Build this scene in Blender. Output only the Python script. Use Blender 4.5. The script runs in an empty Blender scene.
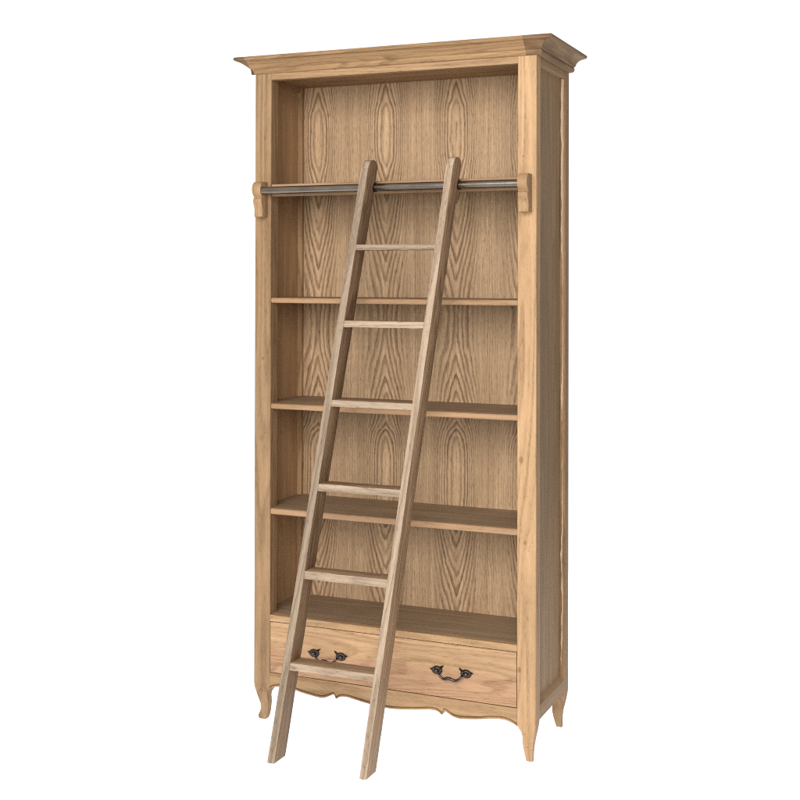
import bpy, bmesh, math, random
from mathutils import Vector, Matrix, noise
random.seed(7)
scene = bpy.context.scene
COL = scene.collection

# ------------------------------------------------------------------ sizes (metres)
W, D = 0.963, 0.387
PW = 0.059                    # front post width
POST_TOP = 2.1455
CX = W / 2
RODY, RODZ, RODR = -0.040, 1.7545, 0.0125

# ------------------------------------------------------------------ helpers
def link(o, parent=None):
    COL.objects.link(o)
    if parent: o.parent = parent
    return o

def empty(name, loc, label, cat):
    o = bpy.data.objects.new(name, None)
    o.location = loc
    o.empty_display_size = 0.1
    o['label'] = label; o['category'] = cat
    return link(o)

def finish(name, bm, mats, parent, axis='z', grain_fn=None, smooth=None, off=None, tone=None):
    """bmesh -> ONE mesh object with a 'grain' vector (across, thickness, along) per corner."""
    bmesh.ops.recalc_face_normals(bm, faces=bm.faces)
    me = bpy.data.meshes.new(name)
    bm.to_mesh(me); bm.free()
    if not isinstance(mats, (list, tuple)): mats = [mats]
    for m in mats: me.materials.append(m)
    if smooth is not None:
        for p in me.polygons: p.use_smooth = True
        me.set_sharp_from_angle(angle=math.radians(smooth))
    if off is None:
        off = (random.uniform(0, 9), random.uniform(0, 9), random.uniform(0, 9))
    att = me.attributes.new('grain', 'FLOAT_VECTOR', 'CORNER')
    for p in me.polygons:
        for li in p.loop_indices:
            c = me.vertices[me.loops[li].vertex_index].co
            if grain_fn: g = grain_fn(c, p)
            elif axis == 'z': g = (c.x, c.y, c.z)
            elif axis == 'x': g = (c.z, c.y, c.x)
            else: g = (c.z, c.x, c.y)
            att.data[li].vector = (g[0] + off[0], g[1] + off[1], g[2] + off[2])
    ta = me.attributes.new('tone', 'FLOAT', 'POINT')
    t = random.uniform(-0.5, 0.5) if tone is None else tone
    for d in ta.data: d.value = t
    o = bpy.data.objects.new(name, me)
    link(o, parent)
    return o

def wob(b, amp, fr=26.0, seed=None):
    sd = random.uniform(0, 90) if seed is None else seed
    for v in b.verts:
        n = noise.noise_vector(v.co*fr + Vector((sd, 0, 0))) + .6*noise.noise_vector(v.co*fr*3.7 + Vector((0, sd, 0)))
        v.co += n*amp

def box_bm(x0, x1, y0, y1, z0, z1, bev=0.0015, seg=2, bm=None, wobble=0.0):
    own = bm is None
    b = bmesh.new()
    vs = [b.verts.new((x, y, z)) for x in (x0, x1) for y in (y0, y1) for z in (z0, z1)]
    for f in ((0,1,3,2),(4,6,7,5),(0,4,5,1),(2,3,7,6),(0,2,6,4),(1,5,7,3)):
        b.faces.new([vs[i] for i in f])
    bmesh.ops.recalc_face_normals(b, faces=b.faces)
    if wobble:
        L_ = max(x1-x0, y1-y0, z1-z0)
        es = [e for e in b.edges if e.calc_length() > L_*.95]
        es2 = [e for e in b.edges]
        bmesh.ops.subdivide_edges(b, edges=es, cuts=int(L_/.012), use_grid_fill=False)
        wob(b, wobble)
        be = [e for e in b.edges if len(e.link_faces) == 2 and e.calc_face_angle(0) > .5]
        if bev: bmesh.ops.bevel(b, geom=be, offset=bev, segments=seg, profile=0.5, affect='EDGES')
    elif bev: bmesh.ops.bevel(b, geom=b.edges[:], offset=bev, segments=seg, profile=0.5, affect='EDGES')
    if own: return b
    me = bpy.data.meshes.new('t'); b.to_mesh(me); b.free(); bm.from_mesh(me); bpy.data.meshes.remove(me)
    return bm

def board(name, x0, x1, y0, y1, z0, z1, axis, mat, parent, bev=0.0015, wb=0.0, **k):
    return finish(name, box_bm(x0, x1, y0, y1, z0, z1, bev, wobble=wb), mat, parent, axis, **k)

def prism_bm(pts, plane, a, b, bev=0.0, seg=2):
    """polygon pts in plane 'xz' (extruded along y), 'yz' (along x) or 'xy' (along z)."""
    bm = bmesh.new()
    def mk(p, t):
        return {'xz': (p[0], t, p[1]), 'yz': (t, p[0], p[1]), 'xy': (p[0], p[1], t)}[plane]
    A = [bm.verts.new(mk(p, a)) for p in pts]; B = [bm.verts.new(mk(p, b)) for p in pts]
    n = len(pts)
    fa = bm.faces.new(A); fb = bm.faces.new(B[::-1])
    for i in range(n): bm.faces.new((A[i], B[i], B[(i+1) % n], A[(i+1) % n]))
    bmesh.ops.recalc_face_normals(bm, faces=bm.faces)
    if bev:
        es = [e for e in bm.edges if (e in fa.edges or e in fb.edges)]
        bmesh.ops.bevel(bm, geom=es, offset=bev, segments=seg, profile=0.5, affect='EDGES')
    return bm

def interp(tab, z):
    if z <= tab[0][0]: return tab[0][1:]
    for a, b in zip(tab, tab[1:]):
        if z <= b[0]:
            t = (z - a[0]) / (b[0] - a[0])
            return tuple(p + (q - p) * t for p, q in zip(a[1:], b[1:]))
    return tab[-1][1:]

def catmull(pts, n=6, closed=False):
    out = []; m = len(pts)
    rng = range(m if closed else m - 1)
    for i in rng:
        g = (lambda k: Vector(pts[k % m])) if closed else (lambda k: Vector(pts[max(0, min(m-1, k))]))
        p0, p1, p2, p3 = g(i-1), g(i), g(i+1), g(i+2)
        for j in range(n):
            t = j / n
            out.append(0.5*((2*p1) + (p2-p0)*t + (2*p0-5*p1+4*p2-p3)*t*t + (3*p1-p0-3*p2+p3)*t**3))
    if not closed: out.append(Vector(pts[-1]))
    return out

def tube(bm, pts, rads, seg=12, cap=True):
    pts = [Vector(p) for p in pts]
    rings = []
    prev = None
    for i, p in enumerate(pts):
        d = (pts[min(i+1, len(pts)-1)] - pts[max(i-1, 0)]).normalized()
        if prev is None:
            u = d.orthogonal().normalized()
        else:
            u = (prev - d * prev.dot(d)).normalized()
        prev = u; v = d.cross(u)
        r = rads[i] if isinstance(rads, (list, tuple)) else rads
        rings.append([bm.verts.new(p + (u*math.cos(2*math.pi*k/seg) + v*math.sin(2*math.pi*k/seg))*r) for k in range(seg)])
    for a, b in zip(rings, rings[1:]):
        for k in range(seg): bm.faces.new((a[k], a[(k+1) % seg], b[(k+1) % seg], b[k]))
    if cap:
        bm.faces.new(rings[0][::-1]); bm.faces.new(rings[-1])

# ------------------------------------------------------------------ materials
def srgb(r, g, b):
    f = lambda c: (c/255/12.92 if c/255 <= 0.04045 else ((c/255+0.055)/1.055)**2.4)
    return (f(r), f(g), f(b), 1)

class NT:
    def __init__(s, name):
        s.m = bpy.data.materials.new(name); s.m.use_nodes = True
        s.t = s.m.node_tree; s.bsdf = s.t.nodes['Principled BSDF']
    def n(s, typ, **k):
        nd = s.t.nodes.new(typ)
        for a, v in k.items(): setattr(nd, a, v)
        return nd
    def l(s, a, b): s.t.links.new(a, b)
    def math(s, op, a, b=None, c=None, clamp=False):
        nd = s.n('ShaderNodeMath', operation=op); nd.use_clamp = clamp
        for i, v in enumerate((a, b, c)):
            if v is None: continue
            if isinstance(v, (int, float)): nd.inputs[i].default_value = v
            else: s.l(v, nd.inputs[i])
        return nd.outputs[0]
    def comb(s, x, y, z):
        nd = s.n('ShaderNodeCombineXYZ')
        for i, v in enumerate((x, y, z)):
            if isinstance(v, (int, float)): nd.inputs[i].default_value = v
            else: s.l(v, nd.inputs[i])
        return nd.outputs[0]
    def noise(s, vec, scale=1, detail=2, rough=0.5, dist=0):
        nd = s.n('ShaderNodeTexNoise')
        nd.inputs['Scale'].default_value = scale; nd.inputs['Detail'].default_value = detail
        nd.inputs['Roughness'].default_value = rough; nd.inputs['Distortion'].default_value = dist
        s.l(vec, nd.inputs['Vector']); return nd.outputs['Fac']
    def ramp(s, fac, stops, interp='LINEAR'):
        nd = s.n('ShaderNodeValToRGB'); cr = nd.color_ramp; cr.interpolation = interp
        while len(cr.elements) < len(stops): cr.elements.new(0.5)
        for e, (p, c) in zip(cr.elements, stops):
            e.position = p; e.color = c if isinstance(c, tuple) else (c, c, c, 1)
        s.l(fac, nd.inputs[0]); return nd.outputs[0]
    def mix(s, fac, a, b, blend='MIX'):
        nd = s.n('ShaderNodeMix', data_type='RGBA', blend_type=blend)
        for i, v in ((0, fac), (6, a), (7, b)):
            if isinstance(v, (int, float)): nd.inputs[i].default_value = v
            elif isinstance(v, tuple): nd.inputs[i].default_value = v
            else: s.l(v, nd.inputs[i])
        return nd.outputs[2]

def wood(name, light, dark, line, ringN=9.0, line_amt=0.6, pore_amt=0.5, gx=5.0, gz=0.55, veneer=False, rough=0.62,
         tone_amt=0.22, fib=0.35, bump=0.25, knots=0.0, spots=(), spot_amt=1.0, mottle=None, split=None, fleck=.45, mot_amt=.75):
    T = NT(name)
    at = T.n('ShaderNodeAttribute', attribute_name='grain')
    sp = T.n('ShaderNodeSeparateXYZ'); T.l(at.outputs['Vector'], sp.inputs[0])
    X, Y, Z = sp.outputs
    tn = T.n('ShaderNodeAttribute', attribute_name='tone').outputs['Fac']
    # slow warp so that nothing is ruler straight
    wv = T.noise(T.comb(T.math('MULTIPLY', X, 9), T.math('MULTIPLY', Y, 9), T.math('MULTIPLY', Z, 2.2)), 1, 3, 0.55)
    if veneer:
        # slip matched leaves: the same cathedral figure every 256 mm
        u = T.math('SUBTRACT', T.math('MODULO', T.math('ADD', T.math('SUBTRACT', X, 0.087 - 0.150), 2.56), 0.256), 0.150)
        nz = T.noise(T.comb(T.math('MULTIPLY', X, 38), 3.1, T.math('MULTIPLY', Z, 12)), 1, 3, 0.6)
        nz2 = T.noise(T.comb(T.math('MULTIPLY', X, 3), 9.1, T.math('MULTIPLY', Z, 1.5)), 1, 1, 0.5)
        fc = T.n('ShaderNodeFloatCurve')
        prof = [(0.30, .096), (0.40, .079), (0.5, .058), (.62, .030), (.70, .0125), (.78, .0118), (.87, .0135), (.97, .044), (1.08, .068), (1.18, .086), (1.30, .098),
                (1.40, .094), (1.47, .086), (1.56, .071), (1.65, .055), (1.78, .0345), (1.84, .0235), (1.90, .0130), (1.96, .0118), (2.02, .0130), (2.07, .0235), (2.14, .036)]
        cv = fc.mapping.curves[0]
        pts = [((z - 0.3) / 1.9, h / 0.1) for z, h in prof]
        cv.points[0].location = pts[0]; cv.points[1].location = pts[-1]
        for p in pts[1:-1]: cv.points.new(*p)
        fc.mapping.update()
        leafn = T.n('ShaderNodeTexWhiteNoise', noise_dimensions='1D'); T.l(T.math('FLOOR', T.math('MULTIPLY', T.math('ADD', T.math('SUBTRACT', X, 0.087 - 0.150), 2.56), 1/0.256)), leafn.inputs['W'])
        Zl = T.math('ADD', Z, T.math('MULTIPLY', T.math('SUBTRACT', leafn.outputs['Value'], 0.5), 0.03))
        zz = T.math('ADD', Zl, T.math('MULTIPLY', T.math('SUBTRACT', nz2, 0.5), 0.05))
        T.l(T.math('MULTIPLY', T.math('SUBTRACT', zz, 0.3), 1/1.9), fc.inputs['Value'])
        h = T.math('MULTIPLY', fc.outputs[0], 0.1)
        hm = T.ramp(T.math('ABSOLUTE', u), [(0.0, 0.0), (0.03, 0.0), (0.10, 0.75), (1.0, 0.75)])
        h = T.math('ADD', T.math('MULTIPLY', h, T.math('SUBTRACT', 1.0, hm)), T.math('MULTIPLY', hm, 0.055))
        skew = T.math('MULTIPLY', T.math('SUBTRACT', T.noise(T.comb(1.7, 2.2, T.math('MULTIPLY', Z, 2.3)), 1, 2, 0.5), 0.5), 0.02)
        us = T.math('ADD', u, skew)
        ua = T.math('ABSOLUTE', us)
        ux = T.math('MULTIPLY', ua, T.math('ADD', 0.92, T.math('MULTIPLY', T.math('GREATER_THAN', us, 0.0), 0.16)))
        e_ = 0.0035
        v_ = T.math('SUBTRACT', T.math('SQRT', T.math('ADD', T.math('MULTIPLY', ux, ux), e_*e_)), e_)
        r = T.math('ADD', T.math('ADD', T.math('MULTIPLY', v_, 0.56), T.math('MULTIPLY', T.math('MULTIPLY', ux, ux), 3.6)), h)
        r = T.math('ADD', r, T.math('MULTIPLY', T.math('SUBTRACT', nz, 0.5), 0.0085))
        far = T.ramp(ua, [(0.0, 1.0), (0.045, 1.0), (0.085, 0.22), (0.12, 0.22), (0.15, 0.5)])
        ph = T.math('MULTIPLY', r, 88.0)
        ring_id = T.math('FLOOR', ph)
    else:
        far = 1.0
        fig = T.noise(T.comb(T.math('MULTIPLY', X, gx), T.math('MULTIPLY', Y, gx), T.math('MULTIPLY', Z, gz)), 1, 1.5, 0.4)
        ph = T.math('ADD', T.math('MULTIPLY', fig, ringN), T.math('MULTIPLY', X, 14.0))
        ph = T.math('ADD', ph, T.math('MULTIPLY', wv, 0.9))
        ring_id = T.math('FLOOR', ph)
    fr = T.math('FRACT', ph)
    wn = T.n('ShaderNodeTexWhiteNoise', noise_dimensions='1D'); T.l(ring_id, wn.inputs['W'])
    rv = wn.outputs['Value']
    ring = T.ramp(fr, [(0.0, 0.35), (0.10, 0.0), (0.42, 0.08), (0.68, 0.75), (0.90, 1.0), (1.0, 0.35)], 'EASE')
    ring = T.math('MULTIPLY', T.math('MULTIPLY', ring, T.math('ADD', 0.45, T.math('MULTIPLY', rv, 0.55))), far)
    # fibres, pores, slow tone
    fibre = T.noise(T.comb(T.math('MULTIPLY', X, 190), T.math('MULTIPLY', Y, 190), T.math('MULTIPLY', Z, 9)), 1, 4, 0.72)
    band = T.noise(T.comb(T.math('MULTIPLY', X, 60), T.math('MULTIPLY', Y, 60), T.math('MULTIPLY', Z, 1.6)), 1, 3, 0.6)
    pore = T.noise(T.comb(T.math('MULTIPLY', X, 400), T.math('MULTIPLY', Y, 400), T.math('MULTIPLY', Z, 38)), 1, 2, 0.5)
    pore = T.math('MULTIPLY', T.ramp(pore, [(0.0, 1.0), (0.38, 0.95), (0.46, 0.0), (1.0, 0.0)]), T.math('ADD', 0.35, T.math('MULTIPLY', ring, 0.9)))
    big = T.noise(T.comb(T.math('MULTIPLY', X, 5), T.math('MULTIPLY', Y, 5), T.math('MULTIPLY', Z, 1.3)), 1, 3, 0.6)
    c = T.mix(T.ramp(band, [(0.34, 0.0), (0.66, 1.0)]), light, dark)
    c = T.mix(T.math('MULTIPLY', T.ramp(fibre, [(0.36, 0.0), (0.66, 1.0)]), fib), c, dark)
    c = T.mix(T.math('MULTIPLY', ring, line_amt), c, line)
    c = T.mix(T.math('MULTIPLY', pore, pore_amt), c, line)
    lum = T.math('ADD', 1.0, T.math('MULTIPLY', T.math('SUBTRACT', big, 0.5), 0.45))
    lum = T.math('ADD', lum, T.math('MULTIPLY', tn, tone_amt))
    if veneer:
        lum = T.math('ADD', lum, T.ramp(ua, [(0.0, .15), (0.02, .12), (0.06, 0.0), (0.16, 0.0)]))
        spk = T.noise(T.comb(T.math('MULTIPLY', X, 260), T.math('MULTIPLY', Y, 260), T.math('MULTIPLY', Z, 60)), 1, 3, 0.7)
        lum = T.math('ADD', lum, T.math('MULTIPLY', T.math('SUBTRACT', spk, 0.5), 0.55))
    if knots:
        vo = T.n('ShaderNodeTexVoronoi', feature='F1'); vo.inputs['Scale'].default_value = 1.0
        T.l(T.comb(T.math('MULTIPLY', X, 9), T.math('MULTIPLY', Y, 9), T.math('MULTIPLY', Z, 3.2)), vo.inputs['Vector'])
        kn = T.ramp(vo.outputs['Distance'], [(0.0, 1.0), (0.035, 0.85), (0.075, 0.0)])
        c = T.mix(T.math('MULTIPLY', kn, knots), c, (line[0]*0.35, line[1]*0.33, line[2]*0.33, 1))
    fk = T.noise(T.comb(T.math('MULTIPLY', X, 95), T.math('MULTIPLY', Y, 95), T.math('MULTIPLY', Z, 210)), 1, 2, 0.6)
    fk2 = T.noise(T.comb(T.math('MULTIPLY', X, 14), T.math('MULTIPLY', Y, 14), T.math('MULTIPLY', Z, 9)), 1, 1, 0.5)
    fkm = T.math('MULTIPLY', T.ramp(fk, [(0.0, 0.0), (0.63, 0.0), (0.70, 1.0)]), T.ramp(fk2, [(0.0, 0.0), (0.50, 0.0), (0.60, 1.0)]))
    c = T.mix(T.math('MULTIPLY', fkm, fleck), c, line)
    if split:
        sm = T.n('ShaderNodeMapRange'); sm.inputs['From Min'].default_value = split[0]-.004; sm.inputs['From Max'].default_value = split[0]+.004
        T.l(T.math('ADD', X, T.math('MULTIPLY', T.math('SUBTRACT', wv, .5), .03)), sm.inputs['Value'])
        c = T.mix(sm.outputs[0], T.mix(1.0, c, split[1], 'MULTIPLY'), T.mix(1.0, c, split[2], 'MULTIPLY'))
    if mottle:
        mo = T.noise(T.comb(T.math('MULTIPLY', X, 28), T.math('MULTIPLY', Y, 28), T.math('MULTIPLY', Z, 7)), 1, 4, 0.65)
        c = T.mix(T.math('MULTIPLY', T.ramp(mo, [(0.42, 0.0), (0.68, 1.0)]), mot_amt), c, mottle)
    for gx_, gy_, gz_, rad in spots:
        dx = T.math('MULTIPLY', T.math('SUBTRACT', X, gx_), 1/rad); dy = T.math('MULTIPLY', T.math('SUBTRACT', Y, gy_), 1/rad)
        dz = T.math('MULTIPLY', T.math('SUBTRACT', Z, gz_), 1/(rad*1.9))
        d2 = T.math('SQRT', T.math('ADD', T.math('ADD', T.math('MULTIPLY', dx, dx), T.math('MULTIPLY', dy, dy)), T.math('MULTIPLY', dz, dz)))
        d2 = T.math('ADD', d2, T.math('MULTIPLY', T.math('SUBTRACT', fibre, .5), .6))
        c = T.mix(T.ramp(d2, [(0.0, .95*spot_amt), (0.55, .85*spot_amt), (.9, .30*spot_amt), (1.0, .0)]), c, (line[0]*.22, line[1]*.2, line[2]*.2, 1))
    sc = T.n('ShaderNodeVectorMath', operation='SCALE'); T.l(c, sc.inputs[0]); T.l(lum, sc.inputs['Scale'])
    T.l(sc.outputs[0], T.bsdf.inputs['Base Color'])
    T.bsdf.inputs['Roughness'].default_value = rough
    T.bsdf.inputs['Specular IOR Level'].default_value = 0.25
    bh = T.math('SUBTRACT', T.math('MULTIPLY', fibre, 0.5), T.math('ADD', T.math('MULTIPLY', ring, 0.9), T.math('MULTIPLY', pore, 0.7)))
    bp = T.n('ShaderNodeBump'); bp.inputs['Strength'].default_value = bump; bp.inputs['Distance'].default_value = 0.0008
    T.l(bh, bp.inputs['Height']); T.l(bp.outputs[0], T.bsdf.inputs['Normal'])
    return T.m

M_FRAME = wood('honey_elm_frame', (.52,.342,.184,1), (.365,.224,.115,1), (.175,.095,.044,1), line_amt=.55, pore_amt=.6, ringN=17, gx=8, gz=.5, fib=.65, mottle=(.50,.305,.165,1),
               spots=[(.916,.0,.916,.0075),(.929,.0,.665,.0045),(.921,.0,1.84,.003),(.911,.0,.278,.006),(.03,.0,1.20,.004)], spot_amt=.5, tone_amt=.30, mot_amt=.45, fleck=.8)
M_DRAWER = wood('honey_elm_drawer', (.52,.345,.198,1), (.39,.242,.132,1), (.22,.125,.064,1), line_amt=.50, pore_amt=.65, ringN=19, gx=9, gz=.8, fib=.70, mottle=(.50,.31,.185,1), split=(.245, (.96,.88,.90,1), (1.03,1.02,.98,1)), mot_amt=.3)
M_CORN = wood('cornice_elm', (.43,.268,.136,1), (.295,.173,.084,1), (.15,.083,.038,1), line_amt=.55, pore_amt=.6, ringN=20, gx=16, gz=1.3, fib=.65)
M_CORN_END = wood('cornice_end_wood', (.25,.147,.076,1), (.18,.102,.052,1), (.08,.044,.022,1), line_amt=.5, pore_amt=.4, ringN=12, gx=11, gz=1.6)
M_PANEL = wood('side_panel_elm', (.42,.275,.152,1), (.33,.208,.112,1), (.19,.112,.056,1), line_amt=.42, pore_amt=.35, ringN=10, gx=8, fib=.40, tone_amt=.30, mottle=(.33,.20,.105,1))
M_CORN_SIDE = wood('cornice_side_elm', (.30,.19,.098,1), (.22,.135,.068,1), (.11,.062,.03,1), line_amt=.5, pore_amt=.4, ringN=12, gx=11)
M_BACK = wood('cathedral_veneer', (.61,.418,.252,1), (.40,.265,.154,1), (.130,.074,.038,1), line_amt=.85, pore_amt=.75, veneer=True, fib=.7, bump=.7)
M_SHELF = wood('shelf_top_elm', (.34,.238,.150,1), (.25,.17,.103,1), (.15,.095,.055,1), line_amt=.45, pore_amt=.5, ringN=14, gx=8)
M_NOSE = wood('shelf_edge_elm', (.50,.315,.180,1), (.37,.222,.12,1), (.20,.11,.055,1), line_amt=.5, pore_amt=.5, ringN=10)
M_WORN_LIT = wood('worn_bead_lit_wood', (.86,.64,.43,1), (.60,.42,.26,1), (.30,.18,.10,1), line_amt=.3, pore_amt=.3, ringN=6)  # extra pale tone stands in for light on the worn bead
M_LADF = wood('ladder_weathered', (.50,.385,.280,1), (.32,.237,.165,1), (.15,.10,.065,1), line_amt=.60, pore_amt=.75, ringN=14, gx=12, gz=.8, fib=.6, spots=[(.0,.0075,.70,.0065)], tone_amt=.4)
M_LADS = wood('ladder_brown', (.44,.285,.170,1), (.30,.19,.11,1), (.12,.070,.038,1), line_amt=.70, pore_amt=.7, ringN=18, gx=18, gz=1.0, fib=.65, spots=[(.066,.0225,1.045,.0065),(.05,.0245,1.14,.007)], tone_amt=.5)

def metal(name, col, rough, met=1.0, bump=0, grain=160):
    T = NT(name)
    tc = T.n('ShaderNodeTexCoord')
    nz = T.noise(tc.outputs['Object'], grain, 3, 0.6)
    c = T.mix(nz, tuple(v*0.6 for v in col[:3]) + (1,), tuple(min(1, v*1.35) for v in col[:3]) + (1,))
    T.l(c, T.bsdf.inputs['Base Color'])
    T.bsdf.inputs['Metallic'].default_value = met
    T.l(T.ramp(nz, [(0.3, rough*0.8), (0.7, min(1, rough*1.25))]), T.bsdf.inputs['Roughness'])
    if bump:
        bp = T.n('ShaderNodeBump'); bp.inputs['Strength'].default_value = bump; bp.inputs['Distance'].default_value = 0.002
        T.l(T.noise(tc.outputs['Object'], 320, 2, 0.5), bp.inputs['Height']); T.l(bp.outputs[0], T.bsdf.inputs['Normal'])
    return T.m
M_ROD = metal('brushed_gunmetal', (.235,.198,.165), .24, grain=12)
M_IRON = metal('antique_pewter', (.085,.07,.065), .22, bump=.2)

# white translucent floor, added light from below keeps it free of shadows
T = NT('backlit_white'); T.t.nodes.remove(T.bsdf)
tr = T.n('ShaderNodeBsdfTranslucent'); tr.inputs['Color'].default_value = (.96,.96,.96,1)
T.l(tr.outputs[0], T.t.nodes['Material Output'].inputs['Surface'])
M_FLOOR = T.m

# ------------------------------------------------------------------ floor
bm = bmesh.new()
vs = [bm.verts.new(p) for p in ((-3.2,-2.6,-.001),(2.4,-2.6,-.001),(2.4,2.6,-.001),(-3.2,2.6,-.001))]
bm.faces.new(vs)
me = bpy.data.meshes.new('floor'); bm.to_mesh(me); bm.free(); me.materials.append(M_FLOOR)
fl = link(bpy.data.objects.new('floor', me)); fl['kind'] = 'structure'; fl['label'] = 'seamless pure white studio floor with added light from below'

# ------------------------------------------------------------------ bookcase
B = empty('bookcase', (0, 0, 0), 'tall pale brown wooden bookcase with open shelves, bottom drawer, carved feet and metal ladder rail', 'bookcase')

# leg table: z -> (outer inset, inner offset)
LEG = [(0.0, .0135, .037), (.005, .0112, .0390), (.011, .0105, .0410), (.02, .0140, .0425), (.035, .0175, .0440), (.05, .0158, .0452), (.062, .0125, .0450),
       (.075, .0090, .0442), (.085, .0066, .0452), (.093, .0046, .0490), (.100, .0028, .0540), (.106, .0015, .0575), (.114, .0005, .0590), (.125, 0, .059)]
LEG_R = [(0.0, .0136, .0335), (.010, .0138, .0358), (.020, .0140, .0385), (.035, .0138, .0420), (.050, .0122, .0445), (.062, .0098, .0450),
         (.075, .0070, .0442), (.085, .0050, .0452), (.093, .0036, .0490), (.100, .0024, .0540), (.106, .0014, .0575), (.114, .0005, .0590), (.125, 0, .059)]
def post(sx, rear, wide, depth, mat, tone=None):
    """square post running down into a tapering cabriole foot."""
    bm = bmesh.new(); rings = []
    zs = [LEG[0][0] + (LEG[-1][0]) * i / 30 for i in range(31)] + [.3, .7, 1.1, 1.5, 1.9, POST_TOP]
    for z in zs:
        o, i_ = interp(LEG if sx < 0 else LEG_R, z)
        # y taper follows the same curve
        oy = o; iy = depth * (i_ / .059) * (1.12 if z < .1 else 1)
        i_ = wide * (i_ / .059)
        if rear and z < .13: i_ *= .056/wide; iy = i_
        x0, x1 = o, max(i_, o + .012)
        y0, y1 = oy, max(iy, oy + .016)
        X0, X1 = (x0, x1) if sx < 0 else (W - x1, W - x0)
        Y0, Y1 = (y0, y1) if not rear else (D - y1, D - y0)
        b = .0016
        pts = [(X0+b,Y0),(X1-b,Y0),(X1,Y0+b),(X1,Y1-b),(X1-b,Y1),(X0+b,Y1),(X0,Y1-b),(X0,Y0+b)]
        rings.append([bm.verts.new((px, py, z)) for px, py in pts])
    for a, b_ in zip(rings, rings[1:]):
        for k in range(8): bm.faces.new((a[k], a[(k+1) % 8], b_[(k+1) % 8], b_[k]))
    bm.faces.new(rings[0][::-1]); bm.faces.new(rings[-1])
    return finish('post', bm, mat, B, 'z', smooth=40, tone=tone, off=(0,0,0))
post(-1, False, PW, .052, M_FRAME, tone=-.75)
post(+1, False, PW, .045, M_FRAME, tone=.45)
post(-1, True, .028, .089, M_FRAME, tone=-.3)
post(+1, True, .030, .046, M_FRAME, tone=-.5)

# front rails
board('top_rail', PW, W-PW, .0006, .024, 2.1236, POST_TOP, 'x', M_FRAME, B, .001, tone=-.3)
board('drawer_rail', PW, W-PW, .0006, .024, .3310, .3523, 'x', M_FRAME, B, .0012, tone=.2)

# carved apron: contour of the lower edge (left half, mirrored)
half = [(.059,.1060),(.068,.1120),(.078,.1160),(.095,.1198),(.115,.1203),(.15,.1165),(.172,.1120),(.2,.1076),(.232,.1038),(.248,.1036),(.262,.1065),
        (.276,.1130),(.286,.1180),(.292,.1200),(.2955,.1165),(.2985,.1095),(.3015,.1078),(.3045,.1095),(.311,.1140),(.322,.1175),(.342,.1178),(.368,.1138),(.40,.1090),(.44,.1045),(.4815,.1022)]
full = half + [(W - x, z) for x, z in half[::-1][1:]]
cont = [(p.x, p.y) for p in catmull([(x, z, 0) for x, z in full], 4)]
def strip_bm(low, ztop, ya, yb):
    bm = bmesh.new(); prev = None
    for x, z in low:
        r = [bm.verts.new((x, ya, z)), bm.verts.new((x, ya, ztop)), bm.verts.new((x, yb, ztop)), bm.verts.new((x, yb, z))]
        if prev:
            for k in range(4): bm.faces.new((prev[k], prev[(k+1) % 4], r[(k+1) % 4], r[k]))
        else: bm.faces.new(r)
        prev = r
    bm.faces.new(prev[::-1]); return bm
ap = strip_bm(cont, .1600, .0060, .024)
# raised lip along the carved edge
lipo = []
for i, (x, z) in enumerate(cont):
    a = cont[max(i-1, 0)]; b = cont[min(i+1, len(cont)-1)]
    t = Vector((b[0]-a[0], b[1]-a[1])).normalized(); lipo.append((x, z, -t.y, t.x))
prev = None
for i, (x, z, nx, nz) in enumerate(lipo):
    prof = [(-.0007, .0062), (-.0007, .0010), (.0006, -.0010), (.0032, -.0014), (.0050, .0010), (.0056, .0062)]
    nx *= .4
    ring = [ap.verts.new((x + nx*o, y, z + nz*o)) for o, y in prof]
    if prev:
        for k in range(len(ring)-1): ap.faces.new((prev[k], prev[k+1], ring[k+1], ring[k]))
    prev = ring
# the flat field above the lip stands proud again (leaves a groove)
up = [(x, z + .0084) for x, z, nx, nz in lipo]
fld = strip_bm(up, .1600, .0006, .0058)
me = bpy.data.meshes.new('t'); fld.to_mesh(me); fld.free(); ap.from_mesh(me)
finish('apron', ap, M_FRAME, B, 'x', tone=-.25)

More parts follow.
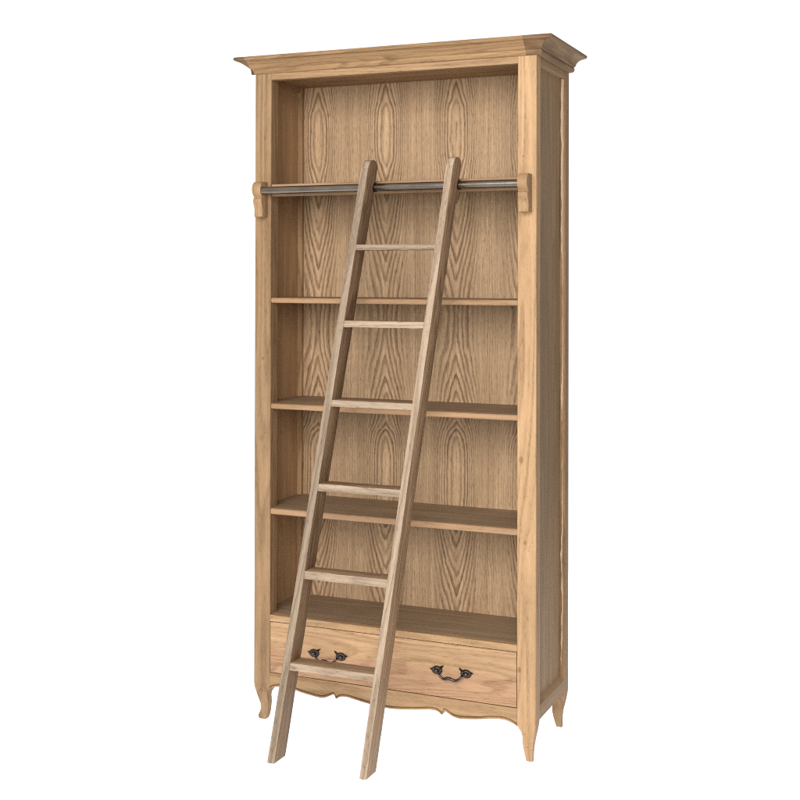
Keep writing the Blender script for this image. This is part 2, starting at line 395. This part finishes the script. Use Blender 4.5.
# side frames: rails and recessed panels
for sx in (-1, 1):
    def X(a, b): return (a, b) if sx < 0 else (W - b, W - a)
    yr0 = D-.089 if sx < 0 else D-.046
    yf = .052 if sx < 0 else .045
    x0, x1 = X(.0008, .022)
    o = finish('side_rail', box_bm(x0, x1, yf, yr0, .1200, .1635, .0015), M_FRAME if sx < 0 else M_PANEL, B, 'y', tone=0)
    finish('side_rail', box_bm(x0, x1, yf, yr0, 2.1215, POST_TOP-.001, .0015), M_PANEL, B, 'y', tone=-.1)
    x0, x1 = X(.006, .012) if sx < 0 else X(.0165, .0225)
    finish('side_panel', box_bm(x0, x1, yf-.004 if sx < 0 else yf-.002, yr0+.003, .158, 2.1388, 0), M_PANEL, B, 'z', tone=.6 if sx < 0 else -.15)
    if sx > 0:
        # worn quarter-round bead along the rear stile, caught light put into its pale wood
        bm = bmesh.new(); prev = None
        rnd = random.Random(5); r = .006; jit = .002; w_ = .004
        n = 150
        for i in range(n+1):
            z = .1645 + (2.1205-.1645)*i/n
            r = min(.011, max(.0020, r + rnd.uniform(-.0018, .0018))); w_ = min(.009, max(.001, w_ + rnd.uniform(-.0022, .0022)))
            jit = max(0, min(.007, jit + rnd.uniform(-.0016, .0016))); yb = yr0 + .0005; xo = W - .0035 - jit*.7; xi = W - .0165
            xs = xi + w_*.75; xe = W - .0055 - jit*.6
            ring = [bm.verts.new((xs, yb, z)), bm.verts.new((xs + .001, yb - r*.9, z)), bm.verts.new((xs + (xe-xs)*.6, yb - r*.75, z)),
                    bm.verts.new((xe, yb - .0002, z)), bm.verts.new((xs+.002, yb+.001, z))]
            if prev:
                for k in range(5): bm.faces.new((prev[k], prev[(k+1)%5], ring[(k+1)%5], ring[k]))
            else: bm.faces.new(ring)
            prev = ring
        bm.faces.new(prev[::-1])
        finish('panel_bead', bm, M_WORN_LIT, B, 'z', tone=.3)
        # chamfered bead along the bottom rail of the side
        bm = prism_bm([(W-.0165, .1625), (W-.0012, .1625), (W-.0050, .1660), (W-.0165, .1740)], 'xz', yf+.001, yr0-.006)
        finish('panel_bead', bm, M_PANEL, B, 'y', tone=.9)

# back panel, top board, bottom board
finish('back_panel', box_bm(.020, W-.020, .315, .321, .330, 2.1388, 0), M_BACK, B, 'z', off=(0, 0, 0), tone=0)
board('top_board', .0235, W-.0235, .0245, D-.005, 2.1390, 2.1446, 'x', M_FRAME, B, .001, tone=-.6)

def shelf(z0, z1, mat_top, y0=.0030, nose=.006, tone=0, rough_edge=True):
    xl, xr = .0125, W-.0230
    pts = [(PW+.0006, y0), (W-PW-.0006, y0), (W-PW-.0006, .0527), (xr, .0527), (xr, D-.0905), (W-.0305, D-.0905), (W-.0305, .3145),
           (.0305, .3145), (.0305, D-.0905), (xl, D-.0905), (xl, .0527), (PW+.0006, .0527)]
    bm = prism_bm(pts, 'xy', z0, z1)
    es = [e for e in bm.edges if all(abs(v.co.y - y0) < 1e-5 for v in e.verts) and abs(e.verts[0].co.x - e.verts[1].co.x) > .1]
    bmesh.ops.bevel(bm, geom=es, offset=nose, segments=4, profile=0.5, affect='EDGES')
    le = [e for e in bm.edges if e.calc_length() > .8 and min(v.co.y for v in e.verts) < y0 + .01]
    bmesh.ops.subdivide_edges(bm, edges=le, cuts=60)
    for v in bm.verts:
        if v.co.y < y0 + .012: v.co.z += .0006*noise.noise(Vector((v.co.x*22, z0*50, 0))) ; v.co.y += .0007*noise.noise(Vector((v.co.x*30, z0*50, 9)))
    bm.faces.ensure_lookup_table()
    for f in bm.faces:
        c = f.calc_center_median()
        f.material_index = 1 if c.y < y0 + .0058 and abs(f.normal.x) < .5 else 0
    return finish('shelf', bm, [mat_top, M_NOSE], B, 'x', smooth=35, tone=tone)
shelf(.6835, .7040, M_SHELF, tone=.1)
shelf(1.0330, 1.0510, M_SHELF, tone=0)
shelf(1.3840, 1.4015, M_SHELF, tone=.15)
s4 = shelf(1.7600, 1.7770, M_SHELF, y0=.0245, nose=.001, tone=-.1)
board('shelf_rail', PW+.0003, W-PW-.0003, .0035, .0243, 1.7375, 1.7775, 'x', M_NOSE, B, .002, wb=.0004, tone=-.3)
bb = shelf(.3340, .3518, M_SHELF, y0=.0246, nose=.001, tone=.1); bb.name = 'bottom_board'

# drawer
DR = board('drawer', PW+.0016, W-PW-.0016, .0008, .022, .1622, .3290, 'x', M_DRAWER, B, .0014, tone=.15, off=(0,0,0))
# dark hollow of the carcass behind the drawer gaps
board('drawer_box', PW+.004, W-PW-.004, .0225, .30, .166, .325, 'y', M_PANEL, DR, 0, tone=-.5)

def blob(bm, c, r, sc, rot=0, seg=14):
    m = Matrix.Translation(c) @ Matrix.Rotation(rot, 4, 'Y') @ Matrix.Diagonal((sc[0], sc[1], sc[2], 1))
    bmesh.ops.create_uvsphere(bm, u_segments=seg, v_segments=seg//2+2, radius=r, matrix=m)

def leaf(bm, base, tip, w, y, th=.004):
    base, tip = Vector(base), Vector(tip); d = tip - base; n = Vector((-d.y, d.x)).normalized()
    L = []
    for t, k in ((0, .55), (.25, 1), (.5, .95), (.75, .5), (1, .02)):
        c = base + d * t + n * (.18 * w * math.sin(t * math.pi))
        yy = y - th * (1 - t * .4) - .003 * t
        L.append([bm.verts.new((c.x + n.x*w*k*.5, y, c.y + n.y*w*k*.5)), bm.verts.new((c.x + n.x*w*k*.25, yy, c.y + n.y*w*k*.25)),
                  bm.verts.new((c.x, yy+.0014, c.y)), bm.verts.new((c.x - n.x*w*k*.25, yy, c.y - n.y*w*k*.25)),
                  bm.verts.new((c.x - n.x*w*k*.5, y, c.y - n.y*w*k*.5))])
    for a, b in zip(L, L[1:]):
        for k in range(4): bm.faces.new((a[k], a[k+1], b[k+1], b[k]))
    bm.faces.new(L[0])

def handle(cx, cz):
    bm = bmesh.new(); y0 = .0006
    for s in (-1, 1):
        rx, rz = cx + s*.0475, cz + .001
        # oval rosette of lobed petals round a bright boss, with an outer point and an upswept inner leaf
        blob(bm, (rx, y0-.002, rz), .0182, (1.0, .36, .74))
        for k in range(8):
            a = 2*math.pi*k/8 + .2
            blob(bm, (rx + .0122*math.cos(a), y0-.0056, rz + .0074*math.sin(a)), .0050, (1.05, .7, .80), seg=8)
        blob(bm, (rx + s*.001, y0-.0085, rz), .0078, (1.15, .9, .85), seg=16)
        leaf(bm, (rx + s*.012, rz+.002), (rx + s*.0235, rz+.0035), .0065, y0)
        leaf(bm, (rx - s*.008, rz+.003), (rx - s*.0225, rz+.0165), .0085, y0)
        tube(bm, [(rx - s*.012, y0-.003, rz-.006), (rx - s*.012, y0-.013, rz-.007)], .0030, 10)
    P = [(-.0360,-.015,-.0045), (-.0335,-.018,-.0095), (-.0285,-.019,-.0145), (-.0220,-.019,-.0175), (-.0145,-.019,-.0180), (-.0075,-.019,-.0155), (0,-.019,-.0150),
         (.0075,-.019,-.0175), (.0145,-.019,-.0190), (.0220,-.019,-.0180), (.0285,-.019,-.0145), (.0335,-.018,-.0095), (.0360,-.015,-.0045)]
    pc = catmull(P, 4); n = len(pc) - 1
    rr = [.0034 + .0015*math.sin(i/n*math.pi)**2 for i in range(n+1)]
    tube(bm, [(cx+p.x, y0+p.y, cz+p.z) for p in pc], rr, 10)
    for t, r in ((-.0085, .0044), (-.003, .0056), (.003, .0056), (.0085, .0044)):
        blob(bm, (cx+t, y0-.0200, cz-.0155 - t*.25), r, (1.1, .85, .80), rot=.6, seg=12)
    return finish('drawer_handle', bm, M_IRON, DR, 'z', smooth=45)
handle(.2700, .2445); handle(.6945, .2435)

# ladder rail and its carved brackets
bm = bmesh.new(); tube(bm, [(.040, RODY, RODZ), (.925, RODY, RODZ)], RODR, 40)
finish('ladder_rail', bm, M_ROD, B, 'x', smooth=40)
def bracket(x0, x1):
    pr = []
    cy, cz, r = -.0300, 1.7585, .0265
    for i in range(15):
        a = math.radians(90 + (235-90)*i/14)     # over the top and round the front of the scroll
        pr.append((cy + r*math.cos(a), cz + r*math.sin(a)))
    pr += [(-.0425, 1.7330), (-.0415, 1.7300), (-.0480, 1.7270), (-.0490, 1.7200), (-.0455, 1.7120), (-.0410, 1.7040), (-.0380, 1.6960),
           (-.0365, 1.6880), (-.0375, 1.6790), (-.0390, 1.6740), (-.0375, 1.6700), (-.0330, 1.6680), (.0004, 1.6680), (.0004, 1.7850)]
    bm = prism_bm(pr, 'yz', x0, x1, bev=.0018)
    return finish('rail_bracket', bm, M_FRAME, B, 'z', smooth=35, tone=.0)
bracket(.0165, .0470); bracket(.9180, .9490)

# cornice: mitred moulding on three sides
prof = [(0,0,0,2.1450),(.001,.003,.008,2.1455),(.002,.006,.0145,2.1475),(.0035,.008,.018,2.1520),(.006,.009,.018,2.1580),(.0085,.0095,.015,2.1610),(.0105,.012,.017,2.1625),
        (.0150,.016,.0205,2.1650),(.0215,.0205,.0225,2.1700),(.0310,.025,.0265,2.1765),(.0400,.029,.0330,2.1820),(.0475,.033,.0420,2.1858),(.0520,.037,.0500,2.1872),
        (.0530,.0385,.0515,2.1880),(.0565,.0425,.0560,2.1885),(.0595,.0445,.0590,2.1910),(.0605,.0455,.0600,2.1940),(.0600,.0445,.0590,2.1975),(.0570,.042,.0560,2.2000),(0,0,0,2.2005)]
bm = bmesh.new(); rings = []
for oL, oF, oR, z in prof:
    yy = -oF; yb = D + .002
    rings.append([bm.verts.new(p) for p in ((-oL, yb, z), (-oL, yy, z), (-.012 - oL*.12, yy, z), (W-.0325, yy, z), (W+oR, yy, z), (W+oR, yb, z))])
for a, b in zip(rings, rings[1:]):
    for k in range(5):
        f = bm.faces.new((a[k], a[k+1], b[k+1], b[k]))
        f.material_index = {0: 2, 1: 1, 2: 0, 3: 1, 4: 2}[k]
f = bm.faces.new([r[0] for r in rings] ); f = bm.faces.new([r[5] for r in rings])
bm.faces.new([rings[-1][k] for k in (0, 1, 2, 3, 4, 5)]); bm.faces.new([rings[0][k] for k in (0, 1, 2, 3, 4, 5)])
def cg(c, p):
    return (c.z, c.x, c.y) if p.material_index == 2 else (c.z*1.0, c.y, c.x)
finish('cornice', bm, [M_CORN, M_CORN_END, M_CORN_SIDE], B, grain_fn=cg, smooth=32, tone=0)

# ------------------------------------------------------------------ ladder
L = empty('ladder', (.40, -.30, 0), 'slim weathered wooden ladder with six rungs leaning on the metal rail of the bookcase', 'ladder')
FY0, FS = -.333, .1242
def yf(z): return FY0 + FS*z
DEP = .075
LX = (.2225, .1150); RX = (.5265, .1023)      # left edges: x = a + b z
def stile(a, b, th, tone):
    pr = [(yf(0), 0)]
    NS = 72
    for i in range(1, NS+1): pr.append((yf(1.80*i/NS), 1.80*i/NS))
    # rounded nose over the top
    A = [(yf(1.80), 1.80), (yf(1.812)+.0015, 1.814), (yf(1.82)+.008, 1.8265), (yf(1.83)+.020, 1.8355), (yf(1.835)+.036, 1.8385), (yf(1.835)+.054, 1.8350), (yf(1.83)+.066, 1.8280), (yf(1.82)+.0735, 1.8165)]
    pr += [(p.x, p.y) for p in catmull([(y, z, 0) for y, z in A], 4)[1:]]
    # rear edge with the notch that hooks on the rail
    zc, r = RODZ, RODR + .0012
    yrear = yf(zc) + DEP
    pr.append((yf(zc+.03)+DEP, zc+.03))
    for i in range(13):
        ang = math.radians(80 + 200*i/12)
        pr.append((RODY + r*math.cos(ang), zc + r*math.sin(ang)))
    pr.append((yf(zc-.035)+DEP, zc-.035))
    for i in range(NS-2, -1, -1): pr.append((yf(1.70*i/NS)+DEP, 1.70*i/NS))
    bm = prism_bm(pr, 'yz', 0, th, bev=.0014)
    wob(bm, .0006, 22)
    for v in bm.verts: v.co.x += a + b*v.co.z
    def g(c, p): return (c.y - yf(c.z), c.x - a - b*c.z, c.z)
    bmesh.ops.recalc_face_normals(bm, faces=bm.faces)
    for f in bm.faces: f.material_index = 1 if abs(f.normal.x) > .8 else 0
    bmesh.ops.translate(bm, verts=bm.verts, vec=(-.40, .30, 0))
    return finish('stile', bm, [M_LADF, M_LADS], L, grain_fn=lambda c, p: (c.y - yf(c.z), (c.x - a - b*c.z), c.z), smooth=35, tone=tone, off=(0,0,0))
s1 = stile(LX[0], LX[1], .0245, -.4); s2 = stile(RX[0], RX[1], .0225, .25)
for a, b, th in ((LX[0], LX[1], .0245), (RX[0], RX[1], .0225)):
    xr = a + b*RODZ + th - .001
    bm = bmesh.new(); tube(bm, [(xr - .40, RODY + .30, RODZ), (xr + .006 - .40, RODY + .30, RODZ)], RODR + .0028, 28)
    finish('rail_collar', bm, M_IRON, L, 'x', smooth=40)
rungs = [(.2765, .2985), (.5490, .5735), (.8140, .8365), (1.0715, 1.0920), (1.3155, 1.3360), (1.5540, 1.5715)]
for z0, z1 in rungs:
    xm = lambda z: (LX[0] + .0245 - .003 + LX[1]*z, RX[0] + .003 + RX[1]*z)
    zc = (z0+z1)/2; y0 = yf(zc) + .002; y1 = y0 + .066
    bm = box_bm(0, 1, y0, y1, z0, z1, 0)
    bmesh.ops.subdivide_edges(bm, edges=[e for e in bm.edges if e.calc_length() > .9], cuts=26)
    for v in bm.verts:
        a, b = xm(v.co.z)
        v.co.x = a + (b-a)*v.co.x
        v.co.y += (v.co.z - zc) * FS
    wob(bm, .0007, 34)
    bmesh.ops.bevel(bm, geom=[e for e in bm.edges if e.calc_face_angle(0) > .5], offset=.0016, segments=2, profile=.5, affect='EDGES')
    bmesh.ops.recalc_face_normals(bm, faces=bm.faces)
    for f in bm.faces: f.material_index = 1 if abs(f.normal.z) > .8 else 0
    bmesh.ops.translate(bm, verts=bm.verts, vec=(-.40, .30, 0))
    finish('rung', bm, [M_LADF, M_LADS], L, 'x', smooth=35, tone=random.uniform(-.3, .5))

# ------------------------------------------------------------------ camera
cam = bpy.data.cameras.new('camera'); co = bpy.data.objects.new('camera', cam); COL.objects.link(co)
R_ = Vector((0.907845, 0.41929858, 0.00248128)); U_ = Vector((2.04545678e-04, -6.36044735e-03, 9.99979751e-01)); F_ = Vector((-0.41930587, 0.90782611, 0.00586007))
m = Matrix(((R_.x, U_.x, -F_.x), (R_.y, U_.y, -F_.y), (R_.z, U_.z, -F_.z))).to_4x4()
m.translation = Vector((2.06072637, -3.87698648, 1.46822758))
co.matrix_world = m
cam.sensor_width = 36; cam.lens = 36*1314.659/800
cam.shift_x = (400-328.5847)/800; cam.shift_y = (270.0424-400)/800
cam.clip_end = 100; cam.clip_start = .05
scene.camera = co

# ------------------------------------------------------------------ light
KEY = 195.0; ENV = .72
def area(name, loc, target, size, power, col):
    l = bpy.data.lights.new(name, 'AREA'); l.shape = 'RECTANGLE'; l.size = size[0]; l.size_y = size[1]; l.energy = power; l.color = col
    o = bpy.data.objects.new(name, l); COL.objects.link(o); o.location = loc
    o.rotation_euler = (Vector(target) - Vector(loc)).to_track_quat('-Z', 'Y').to_euler()
    return o
area('key_softbox', (1.15, -4.0, 2.35), (.5, 0, 1.05), (2.5, 2.3), KEY, (1, .97, .93))

w = bpy.data.worlds.new('World'); scene.world = w; w.use_nodes = True
nt = w.node_tree; bg = nt.nodes['Background']
tc = nt.nodes.new('ShaderNodeTexCoord')
def wn(typ, **k):
    n = nt.nodes.new(typ)
    for a, b in k.items(): setattr(n, a, b)
    return n
def wdot(v):
    n = wn('ShaderNodeVectorMath', operation='DOT_PRODUCT'); n.inputs[1].default_value = Vector(v).normalized()
    nt.links.new(tc.outputs['Generated'], n.inputs[0]); return n.outputs['Value']
def wmap(x, a, b, c, d):
    n = wn('ShaderNodeMapRange', interpolation_type='SMOOTHSTEP')
    for k, v in zip(('From Min', 'From Max', 'To Min', 'To Max'), (a, b, c, d)): n.inputs[k].default_value = v
    nt.links.new(x, n.inputs['Value']); return n.outputs[0]
def wmax(a, b):
    n = wn('ShaderNodeMath', operation='MAXIMUM'); nt.links.new(a, n.inputs[0]); nt.links.new(b, n.inputs[1]); return n.outputs[0]
backdrop = wmap(wdot((-.42, .907, 0)), .62, .80, 0, 1.05)        # bright white studio cyclorama behind the furniture
under = wmap(wdot((0, 0, -1)), .50, .54, 0, 1.68)                 # added unseen light from below, makes the floor glow
room = wmap(wdot((-.15, -.85, .50)), .10, .95, .15, ENV)          # dim studio, lighter behind the camera
nt.links.new(wmax(wmax(backdrop, under), room), bg.inputs['Strength']); bg.inputs['Color'].default_value = (1, 1, 1, 1)

scene.view_settings.view_transform = 'Standard'; scene.view_settings.look = 'None'
scene.view_settings.exposure = 0; scene.view_settings.gamma = 1
scene.cycles.max_bounces = 8; scene.cycles.diffuse_bounces = 4
scene.cycles.use_denoising = False
scene.cycles.pixel_filter_type = 'BLACKMAN_HARRIS'; scene.cycles.filter_width = 1.1
scene.cycles.denoising_input_passes = 'RGB_ALBEDO_NORMAL'; scene.cycles.denoising_prefilter = 'ACCURATE'
